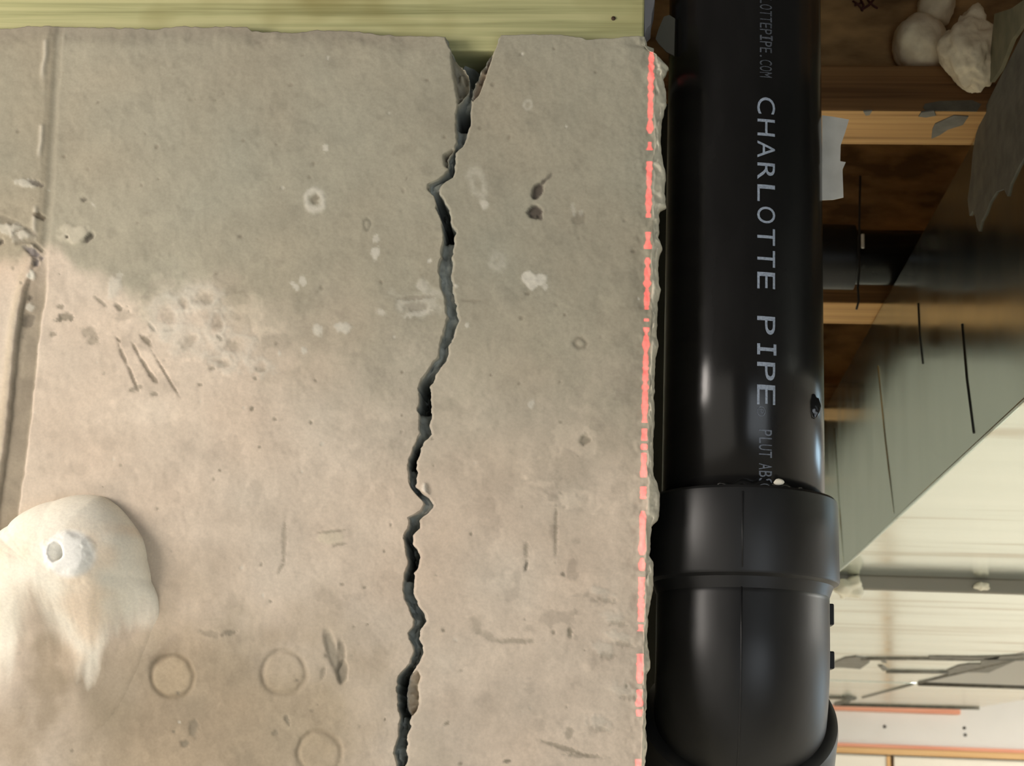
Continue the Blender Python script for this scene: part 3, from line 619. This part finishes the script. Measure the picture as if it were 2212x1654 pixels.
core = np.exp(-(((mx_ - 140) / 185) ** 2 + ((my_ - 1185) / 125) ** 2))
h = .031 * (1 - S_ ** 2.4) ** .55 * (1 - dn) + dn * .036 * core * (1 - S_ ** 4)
fing = np.interp(mx_ - (my_ - 1400) * -.10, [-60, 0, 30, 62, 90, 130, 175, 200, 240, 290, 340], [.5, .7, .6, .12, .0, .12, .75, .8, .35, .25, .2])
strk = fbm(mx_ * 1.0, my_ * .22, 26, 4, 211)
h = h + dn * (.0030 * fing + .0016 * strk + .0006) * (1 - S_ ** 3)
h = h * (1 - .25 * np.clip((60 - mx_) / 260, 0, 1))
n_ = fbm(mx_, my_, 60, 4, 213)
q = np.hypot((mx_ - 188) / 48, (my_ - 1210) / 48)
h = h + .0020 * (1 - sstep(.55, 1.15, q + .9 * fbm(mx_, my_, 34, 5, 215)))
q2 = np.hypot((mx_ - 162) / 12, (my_ - 1206) / 17)
h = h - .010 * np.exp(-(q2 + .5 * fbm(mx_, my_, 14, 3, 219)) ** 4) + .0012 * n_ * (1 - S_)
h = h * (1 - dn * sstep(.45, .95, S_)) + .0003 - dn * .0010 * sstep(.9, 1.0, S_)
h[-1] -= .0022
V_ = np.stack([(mx_ - CX) / F, (my_ - CY) / F, np.ones_like(mx_)], -1) @ RW.T
P_ = CAM + V_ * ((0 - CAM[1]) / V_[..., 1])[..., None]; P_[..., 1] = wall_at(DEP, mx_, my_) - h
verts = P_.reshape(-1, 3)
faces = [[j * NA + i, j * NA + (i + 1) % NA, (j + 1) * NA + (i + 1) % NA, (j + 1) * NA + i] for j in range(NR) for i in range(NA)]
# thin smeared foam low down lets the grey concrete dirt through
cov = 1 - np.clip(sstep(.1, .95, sstep(1260, 1500, my_ + 110 * strk - 190 * (fing - .4))) + sstep(.62, .9, S_ + .3 * strk) * sstep(1330, 1440, my_), 0, 1)
FC = np.array(srgb((246, 239, 222))); FW = np.array(srgb((251, 249, 242))); FD = np.array(srgb((158, 145, 122))); FP = np.array(srgb((243, 222, 196)))
mc = FC + (FP - FC) * (sstep(-.05, .22, fbm(mx_, my_, 110, 3, 217)) * .8)[..., None]
mc = mc + (FW - mc) * (1 - sstep(.85, 1.2, q))[..., None]
mc = wall_at(COLW, mx_, my_) * (1 - cov[..., None]) + mc * cov[..., None]
mound = link_mesh('foam_mound', verts, faces, M_conc, None, True)
ca = mound.data.color_attributes.new('stain', 'FLOAT_COLOR', 'POINT')
ca.data.foreach_set('color', np.concatenate([mc, np.ones(mc.shape[:2] + (1,))], -1).reshape(-1).astype(np.float32))
tag(mound, 'large off-white spray foam mound with a small dark hole, stuck low on the concrete wall', 'foam')
p = PY(160, 1205, -.028)
hole = ring_tube('nozzle_hole', [(p[0], -.0305, p[2]), (p[0], -.026, p[2] - .0)], [.0028, .002], principled('hole_shade', srgb((84, 87, 88)), .9)[0], mound, 16)

# ------------------------------------------------------------------ black drain pipe with elbow
PXc, PYc, PR = 0.0660, 0.0555, 0.0476
HR = PR + .0075
def zat(py, Y=PYc - PR): return PY(1610, py, Y)[2]
pipe = empty('drain_pipe', (0, 0, 0))
tag(pipe, 'black plastic drain pipe with white lettering, upright beside the wall end, ending in an elbow', 'pipe')
Z_hub = zat(1050); Z_hub_b = zat(1236); 
ring_tube('pipe_barrel', [(PXc, PYc, Z_hub - .03), (PXc, PYc, Z_hub + .08), (PXc, PYc, 2.55), (PXc, PYc, 2.70)], PR, M_abs, pipe, 128)
elbow = empty('elbow_fitting', (0, 0, 0)); elbow.parent = pipe
# upper hub
prof = [(Z_hub + .0005, PR + .0004), (Z_hub, HR - .0018), (Z_hub - .0016, HR - .0004), (Z_hub - .005, HR), (Z_hub_b + .001, HR + .0006), (Z_hub_b - .0006, HR - .0002), (Z_hub_b - .0022, HR - .003), (Z_hub_b - .009, PR + .002)]
o = ring_tube('upper_hub', [(PXc, PYc, z) for z, _ in prof], [r_ for _, r_ in prof], M_fit, elbow, 128); smooth_by_angle(o, 30)
# body: short drop, then 45 degrees away from the viewer
BR_ = PR + .0022
ZC = PY(1610, 1546, PYc + .01)[2]; rb = .062
path, rad = [], []
zs = ZC + rb * math.sin(math.radians(45))
for k in range(4): path.append((PXc, PYc, Z_hub_b - .004 + (zs - Z_hub_b + .004) * k / 4)); rad.append(BR_)
for k in range(17):
    a = math.radians(45 * k / 16); path.append((PXc, PYc + rb * (1 - math.cos(a)), zs - rb * math.sin(a))); rad.append(BR_)
C = np.array(path[-1]); ax = np.array([0, math.sin(math.radians(45)), -math.cos(math.radians(45))])
path.append(tuple(C + ax * .012)); rad.append(BR_)
body = ring_tube('elbow_body', path, rad, M_fit, elbow, 128)
prof = [(0, BR_ + .0002), (0.0006, HR - .001), (.002, HR + .0012), (.006, HR + .0018), (.044, HR + .0018), (.046, HR), (.0462, PR)]
o = ring_tube('lower_hub', [tuple(C + ax * (z - .001)) for z, _ in prof], [r_ for _, r_ in prof], M_fit, elbow, 128); smooth_by_angle(o, 30)
C2 = C + ax * .04
ring_tube('lower_pipe', [tuple(C2), tuple(C2 + ax * .2), tuple(C2 + ax * .45)], PR, M_abs, pipe, 96)
# mould seam: a fine ridge down the front of the fitting
sx_ = PXc - .004; yy = PYc - math.sqrt(HR ** 2 - .004 ** 2)
def front(zz, R_): return (sx_, PYc - math.sqrt(R_ ** 2 - .004 ** 2) + .00025, zz)
ring_tube('mould_seam', [front(Z_hub - .004, HR + .0003), front(Z_hub_b + .002, HR + .0006)], .0005, M_fit, elbow, 8)
sp = [(sx_, PYc - BR_ + .0003, Z_hub_b - .008)] + [(sx_, p_[1] - math.cos(math.radians(45 * k / 16)) * BR_ + .0003, p_[2] - math.sin(math.radians(45 * k / 16)) * BR_) for k, p_ in enumerate(path[4:21])]
ring_tube('mould_seam', sp, .0005, M_fit, elbow, 8)
# lugs on the back right of the body
for a, c in ((1306, 1352), (1408, 1446)):
    z1, z0 = PY(1790, a, PYc + .012)[2], PY(1790, c, PYc + .012)[2]
    box('lug', (PXc + BR_ - .003, PYc + .004, z0), (PXc + BR_ + .0034, PYc + .016, z1), M_fit, elbow, .0008)
# solvent cement bead and a white crumb stuck in it
bp_, br_ = [], []
for k in range(40):
    a = math.radians(-112 + 62 * k / 39); bp_.append((PXc + math.cos(a) * PR, PYc + math.sin(a) * PR, Z_hub + .0008 + .001 * math.sin(k * .7))); br_.append(.0003 + .0021 * math.sin(math.pi * k / 39))
ring_tube('cement_bead', bp_, br_, M_glue, pipe, 10)
def on_pipe(px, py, R_=PR + .0004):
    v = ray(px, py); a = v[0] ** 2 + v[1] ** 2; ox, oy = CAM[0] - PXc, CAM[1] - PYc
    b_ = ox * v[0] + oy * v[1]; c_ = ox * ox + oy * oy - R_ * R_
    tt = (-b_ - math.sqrt(max(b_ * b_ - a * c_, 0))) / a
    return CAM + v * tt
p = on_pipe(1682, 1042, PR + .002); blob('white_crumb', p, (.0026, .0014, .0017), M_foam, pipe, .5, 300, 2, 3.0)
p = on_pipe(1757, 878); blob('cement_drip', p, (.004, .0012, .0075), M_glue, pipe, .5, 150, 3, 5.0)

# lettering: every glyph outlined as flat print wrapped on the barrel
def ang_of(p): return math.atan2(p[0] - PXc, -(p[1] - PYc))
A0, A1 = ang_of(on_pipe(1636, 560)), ang_of(on_pipe(1677, 560))      # foot and head of the capitals
def glyph_mesh(ch):
    cu = bpy.data.curves.new('glyph', 'FONT'); cu.body = ch; cu.size = 1.0; cu.resolution_u = 4
    ob = bpy.data.objects.new('glyph', cu); COL.objects.link(ob)
    dg_ = bpy.context.evaluated_depsgraph_get(); ev = ob.evaluated_get(dg_); me_ = bpy.data.meshes.new_from_object(ev)
    bpy.data.objects.remove(ob); bpy.data.curves.remove(cu)
    return me_
def print_line(name, items, mat, foot, head, parent):
    """items: (character, top row px, bottom row px)"""
    bm = bmesh.new()
    for ch, y0, y1 in items:
        gb = bmesh.new()
        if ch == 'I':                                   # slab-serif capital
            for q_ in ((0, 0, .5, .11), (0, .62, .5, .73), (.17, .11, .33, .62)):
                gb.faces.new([gb.verts.new((a_, b__, 0)) for a_, b__ in ((q_[0], q_[1]), (q_[2], q_[1]), (q_[2], q_[3]), (q_[0], q_[3]))])
        else:
            g = glyph_mesh(ch); gb.from_mesh(g); bpy.data.meshes.remove(g)
        bmesh.ops.subdivide_edges(gb, edges=[e_ for e_ in gb.edges if e_.calc_length() > .2], cuts=2)
        xs = [v.co.x for v in gb.verts]; ys = [v.co.y for v in gb.verts]
        bx0, bx1 = min(xs), max(xs); by0, by1 = (0.0, 0.73) if ch not in '.' else (0.0, .73)
        if ch in '®': by0, by1 = min(ys), max(ys)
        z0 = on_pipe(1656, y0)[2]; z1 = on_pipe(1656, y1)[2]
        for v in gb.verts:
            fz = (v.co.x - bx0) / (bx1 - bx0); fa = (v.co.y - by0) / (by1 - by0)
            an = foot + (head - foot) * fa; R_ = PR + .00025
            v.co = Vector((PXc + math.sin(an) * R_, PYc - math.cos(an) * R_, z0 + (z1 - z0) * fz))
        tmp = bpy.data.meshes.new('tmp'); gb.to_mesh(tmp); gb.free(); bm.from_mesh(tmp); bpy.data.meshes.remove(tmp)
    me_ = bpy.data.meshes.new(name)
    bmesh.ops.recalc_face_normals(bm, faces=bm.faces); bm.to_mesh(me_); bm.free()
    o = bpy.data.objects.new(name, me_); COL.objects.link(o); me_.materials.append(mat); o.parent = parent
    return o
it = [(c, 228 + 47.2 * k - 18, 228 + 47.2 * k + 18) for k, c in enumerate('CHARLOTTE')]
it += [('P', 683, 722), ('I', 742, 766), ('P', 782, 821), ('E', 831, 874)]
print_line('printed_name', it, M_ink, A0, A1, pipe)
print_line('printed_mark', [('®', 878, 900)], M_ink_dim, A0, A0 + (A1 - A0) * .42, pipe)
a0, a1 = A0 + (A1 - A0) * .10, A0 + (A1 - A0) * .80
it = [('P', 928, 941), ('L', 945, 957), ('U', 960, 972), ('T', 974, 988), ('A', 1001, 1014), ('B', 1017, 1030), ('S', 1033, 1047)]
print_line('printed_material', it, M_ink_dim, a0, a1, pipe)
w_ = 'CHARLOTTEPIPE.COM'
it = [(c, 168 - 13.3 * (len(w_) - k) + 1.2, 168 - 13.3 * (len(w_) - 1 - k) - 1.2) for k, c in enumerate(w_)]
it = [(c, (a + b__) / 2 - 2, (a + b__) / 2 + 2) if c == '.' else (c, a, b__) for c, a, b__ in it]
print_line('printed_address', it, M_ink_faint, A0 + (A1 - A0) * .12, A0 + (A1 - A0) * .82, pipe)

ms = box('gap_dark_strip', (END_X + .0005, .186, 1.915), (.052, .190, 2.375), principled('dark_gap_fill', srgb((40, 39, 28)), .6)[0])  # dark strip added so the gap beside the pipe stays dark
tag(ms, 'dark olive strip added to darken the gap between wall end and pipe', 'membrane')
# tape flag behind the pipe
pts = [PY(*q, .062) for q in ((1776, 249), (1800, 252), (1834, 258), (1826, 285), (1816, 314), (1815, 348), (1827, 350), (1820, 366), (1822, 426), (1800, 431), (1776, 432))]
tape = plate('masking_tape', pts, (0, 1, 0), .0006, M_tape); tag(tape, 'torn white tape strip sticking out from behind the black pipe', 'tape')

# ------------------------------------------------------------------ engineered floor joists
JZ = 2.40
def joist(y0, y1, label, first):
    j = empty('floor_joist', (0, 0, 0)); tag(j, label, 'joist', 'engineered floor joists overhead')
    x0, x1 = -3.4, 2.95
    o = box('bottom_flange', (x0, y0, JZ), (x1, y1, JZ + .038), M_flange, j, .0015)
    o.data.materials.append(M_ply_shaded)
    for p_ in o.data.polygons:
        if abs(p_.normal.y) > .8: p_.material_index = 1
    yc = (y0 + y1) / 2
    box('web', (x0, yc - .005, JZ + .034), (x1, yc + .005, 2.69), M_osb, j)
    box('top_flange', (x0, y0, 2.682), (x1, y1, 2.72), M_flange, j, .0015)
    return j
J1 = joist(.254, .320, 'engineered wood floor joist nearest the concrete wall, with foam on its web', True)
J2 = joist(.758, .838, 'second wood floor joist, behind the horizontal black pipe', False)
J3 = joist(1.262, 1.335, 'third wood floor joist, glimpsed between the black pipe and the duct', False)
y = 1.77; k = 0
nm = ['fourth', 'fifth', 'sixth', 'seventh', 'eighth', 'ninth', 'tenth', 'eleventh']
while y < WB - .1 and k < 7:
    joist(y, y + .07, '%s wood floor joist counted from the concrete wall, above the duct' % nm[k], False); y += .504; k += 1
# red marker scrawl on the first web
yw = .282 - .0008
def stroke(pts_, w): 
    P_ = [PY(*q, yw) for q in pts_]; ring_tube('marker_stroke', [tuple(p_) for p_ in P_], w, M_red_ink, J1, 8)
for s in (((1842, 2), (1852, 8), (1864, 22)), ((1858, -4), (1866, 12), (1862, 24)), ((1860, 22), (1876, 12), (1890, -4)), ((1874, 0), (1886, 12), (1896, 18)), ((1846, 12), (1860, 6))): stroke(s, .0009)
# mastic smears on the first flange
for pl_ in (((1990, 243), (2018, 240), (2022, 250), (2000, 254), (1984, 252)), ((2020, 268), (2060, 250), (2092, 252), (2080, 270), (2048, 280), (2030, 292), (2012, 300), (2014, 280)), ((1865, 241), (1884, 240), (1878, 249), (1870, 250))):
    plate('mastic_smear', [PZ(*q, JZ - .0008) for q in pl_], (0, 0, 1), .001, M_mastic, J1)
plate('mastic_smear', [PY(*q, .2532) for q in ((1998, 224), (2030, 218), (2100, 216), (2120, 225), (2110, 240), (2000, 238), (1994, 232))], (0, 1, 0), .001, M_mastic_dark, J1)
# spray foam lumps by the first joist
p = PY(1990, 88, .262); l1 = blob('foam_lump', (p[0], .268, p[2]), (.0215, .022, .0235), M_foam_aged, None, .16, 40, 5, 1.3); tag(l1, 'pale rounded foam lump sitting on the first joist flange', 'foam')
p = PY(2022, 5, .268); l3 = blob('foam_lump', (p[0], .272, p[2]), (.015, .02, .020), M_foam_aged, None, .25, 50, 4, 9.1); tag(l3, 'grey foam lump at the top edge, above the pale rounded one', 'foam')
bm = bmesh.new(); bmesh.ops.create_icosphere(bm, subdivisions=5, radius=1.0)
outl = [(-90, 0.0)]
cen = PY(2090, 110, .235)
for v in bm.verts:
    n = v.co.normalized(); zz = n.z
    w = .0215 * (1 - .42 * max(0, -zz) ** 1.5) * (1 - .25 * max(0, zz))
    off = -.004 * zz + (.004 if zz < -.4 else 0)
    p_ = Vector((n.x * w + .005 * max(zz, 0) + .007 * max(-zz, 0), n.y * .018, zz * .033))
    k = 1 + .22 * mnoise.fractal(p_ * 70 + Vector((4, 1, 2)), 1, 2, 4)
    v.co = Vector(map(float, cen)) + p_ * k
l2 = from_bm('foam_lump', bm, M_foam_aged, None, True); tag(l2, 'tall beige craggy foam lump hanging over the first joist beside the duct', 'foam')

# black horizontal pipe in the second joist bay, with its coupling, and a cable
zc = PY(1880, 556, .70)[2]; xc = PY(1855, 560, .67)[0]
hp = empty('waste_pipe', (0, 0, 0)); tag(hp, 'horizontal glossy black pipe in the dark bay in front of the second joist', 'pipe')
ring_tube('pipe_barrel', [(-1.5, .70, zc), (0, .70, zc), (2.4, .70, zc)], .0285, M_abs, hp, 48)
o = ring_tube('coupling', [(xc - .09, .70, zc), (xc - .0895, .70, zc), (xc - .001, .70, zc), (xc, .70, zc)], [.0285, .0335, .0335, .029], M_fit, hp, 48); smooth_by_angle(o)
cpts = [PY(x_, y_, .655) for x_, y_ in ((1858, 380), (1857, 450), (1856, 505), (1855, 545), (1857, 580), (1853, 620), (1855, 650), (1850, 668))]
cb = empty('hanging_cable', (0, 0, 0)); tag(cb, 'thin black cable hanging in front of the horizontal black pipe', 'cable')
ring_tube('cable_run', [tuple(q) for q in cpts], .0011, M_cable, cb, 8)
p0, p1 = PY(1863, 506, .652), PY(1863, 536, .652)
box('cable_clip', (p0[0] - .0014, .650, p1[2]), (p0[0] + .0016, .653, p0[2]), M_tape, cb, .0005)

# ------------------------------------------------------------------ sheet metal duct
DX0, DX1, DZ0, DZ1 = .2622, .775, 2.1605, 2.3985
kx = PZ(1985, 1473, DZ0); DYE = kx[1]; DX1 = kx[0]
duct = empty('air_duct', (0, 0, 0)); tag(duct, 'galvanised sheet metal air duct running under the joists on the right', 'duct')
NYD = 60
verts, faces = [], []
bm = bmesh.new(); bm_box(bm, (DX0, -.5, DZ0), (DX1, DYE + .03, DZ1), .0015); from_bm('duct_trunk', bm, M_galv, duct)
# corner lock hem along the lower left edge
ring_tube('corner_hem', [(DX0 + .0006, -.5, DZ0 + .0004), (DX0 + .0006, DYE, DZ0 + .0004)], .0016, M_galv, duct, 8)
# standing drive cleat across the bottom
yc = PZ(2000, 1247, DZ0)[1]; hz = PY(2000, 1247, yc)[2] - PY(2000, 1277, yc)[2]
cl = box('drive_cleat', (DX0 - .004, yc, DZ0 - hz), (DX1 + .004, yc + .010, DZ0 + .001), M_galv_dark, duct, .002)
# pale and dark beads on the side sheet
for (x0, y0), (x1, y1), mt in (((1897, 790), (1931, 1108), M_galv), ((1803, 925), (1822, 1215), M_galv), ((2079, 700), (2104, 935), M_cable), ((1984, 655), (1994, 785), M_cable)):
    a, c = PX(x0, y0, DX0), PX(x1, y1, DX0); ring_tube('sheet_bead', [tuple(a), tuple((a + c) / 2 + np.array([0, .004, 0])), tuple(c)], .0011, mt, duct, 8)
# far plenum the trunk runs into
PLE = PZ(1960, 1524, DZ0)[1]; PLX = PZ(2117, 1527, DZ0)[0]
plenum = empty('duct_plenum', (0, 0, 0)); tag(plenum, 'wide sheet metal plenum at the far end of the duct', 'duct')
bm = bmesh.new(); bm_box(bm, (DX0, DYE + .075, DZ0), (PLX, PLE, DZ1), .0015); from_bm('plenum_box', bm, M_galv, plenum)
box('added_front_panel', (DX1 + .012, DYE + .066, DZ0 + .004), (PLX, DYE + .0745, DZ1), M_door, plenum)  # cream panel added in place of a bright reflection on the metal front
def seam(name, pts_, w, mat, par, z=DZ0): 
    P_ = [PZ(*q, z) for q in pts_]; P_ = [np.array([p_[0], p_[1], z - .0005]) for p_ in P_]
    ring_tube(name, [tuple(p_) for p_ in P_], w, mat, par, 8)
seam('seam_bead', ((2212, 1418), (2100, 1445), (1986, 1472)), .0045, M_mastic, duct)
seam('seam_bead', ((1860, 1420), (1980, 1420), (2100, 1422), (2215, 1421)), .005, M_mastic, duct)
seam('seam_bead', ((1915, 1448), (2050, 1449)), .006, M_mastic, duct)
ring_tube('front_hem', [(DX1 + .01, DYE + .069, DZ0), (PLX, DYE + .069, DZ0)], .0055, M_mastic_dark, plenum, 8)
q1 = PZ(1864, 1505, DZ0); ring_tube('seam_bead', [(DX1 - .004, DYE + .080, DZ0 - .0005), (float(q1[0]), float(q1[1]), DZ0 - .0005)], .005, M_galv_dark, plenum, 8)
seam('seam_bead', ((1790, 1503), (1846, 1505)), .009, M_mastic, plenum)
seam('seam_knob', ((1822, 1503), (1830, 1503.5), (1838, 1504)), [.012, .024, .012], M_mastic, plenum)
seam('seam_bead', ((1846, 1506), (1822, 1513), (1806, 1518)), .008, M_mastic, plenum)
seam('end_hem', ((1802, 1519), (1960, 1523), (2116, 1527)), .0085, M_mastic_dark, plenum)
def patch(pl_, par, mat=M_mastic): plate('mastic_patch', [PZ(*q, DZ0 - .0022) for q in pl_], (0, 0, 1), .003, mat, par)
patch(((1770, 1441), (1800, 1432), (1825, 1421), (1850, 1418), (1872, 1422), (1879, 1430), (1868, 1438), (1858, 1445), (1820, 1442)), duct)
patch(((2212, 1414), (2216, 1424), (2195, 1427), (2165, 1440), (2135, 1453), (2100, 1452), (2062, 1453), (2050, 1458), (2045, 1448), (2070, 1438), (2095, 1434), (2118, 1434), (2126, 1422), (2160, 1418)), duct)
patch(((2005, 1418), (2100, 1419), (2160, 1418), (2150, 1427), (2080, 1426), (2010, 1423)), duct)
patch(((1900, 1424), (1912, 1426), (1916, 1433), (1906, 1431)), duct); patch(((1896, 1438), (1906, 1438), (1918, 1446), (1908, 1449)), duct)
# torn mastic brushed round the nearest joint on the side
sp_ = ((2160, 168), (2128, 232), (2108, 290), (2101, 330), (2097, 380), (2090, 430), (2094, 466), (2101, 455), (2107, 470), (2110, 490), (2114, 500), (2119, 478), (2128, 462), (2138, 436), (2152, 414), (2168, 408), (2176, 424), (2182, 398), (2200, 360), (2230, 310), (2260, 200), (2260, 20), (2230, 30), (2190, 110))
plate('mastic_patch', [PX(*q, DX0 - .0012) for q in sp_], (1, 0, 0), .002, M_mastic_dark, duct)
# insulation facing pinched above the duct
fp = ((2148, 30), (2185, 18), (2240, -20), (2240, 10), (2186, 85), (2160, 150), (2140, 178), (2134, 160), (2142, 90))
o = plate('facing_strip', [PX(*q, DX0 - .004) for q in fp], (1, 0, 0), .003, M_kraft); tag(o, 'tan insulation facing strip wedged between the foam lump and the duct top', 'insulation')
# foam scraps on the cleat
p = PY(1832, 1268, yc - .004); o = blob('foam_scrap', p, (.019, .012, .014), M_foam, None, .5, 60, 4, 2.2); tag(o, 'bright white foam scrap stuck where the duct cleat meets the elbow hub', 'foam')
p = PY(2120, 1266, yc - .003); o = blob('foam_scrap', p, (.009, .006, .0055), M_foam, None, .6, 110, 3, 6.2); tag(o, 'tiny foam scrap on the middle of the duct cleat', 'foam')
# wood strip on the wall just under the plenum
a, c = PY(1760, 1522, WB - .03), PY(2075, 1537, WB - .03)
zt, zb = PY(1935, 1527, WB - .03)[2], PY(1935, 1538, WB - .03)[2]
o = box('wood_strip', (a[0] - .6, WB - .03, zb), (c[0], WB - .0005, zt), M_pine_red, None, .002); tag(o, 'reddish wood strip on the far white wall just under the plenum', 'lumber')
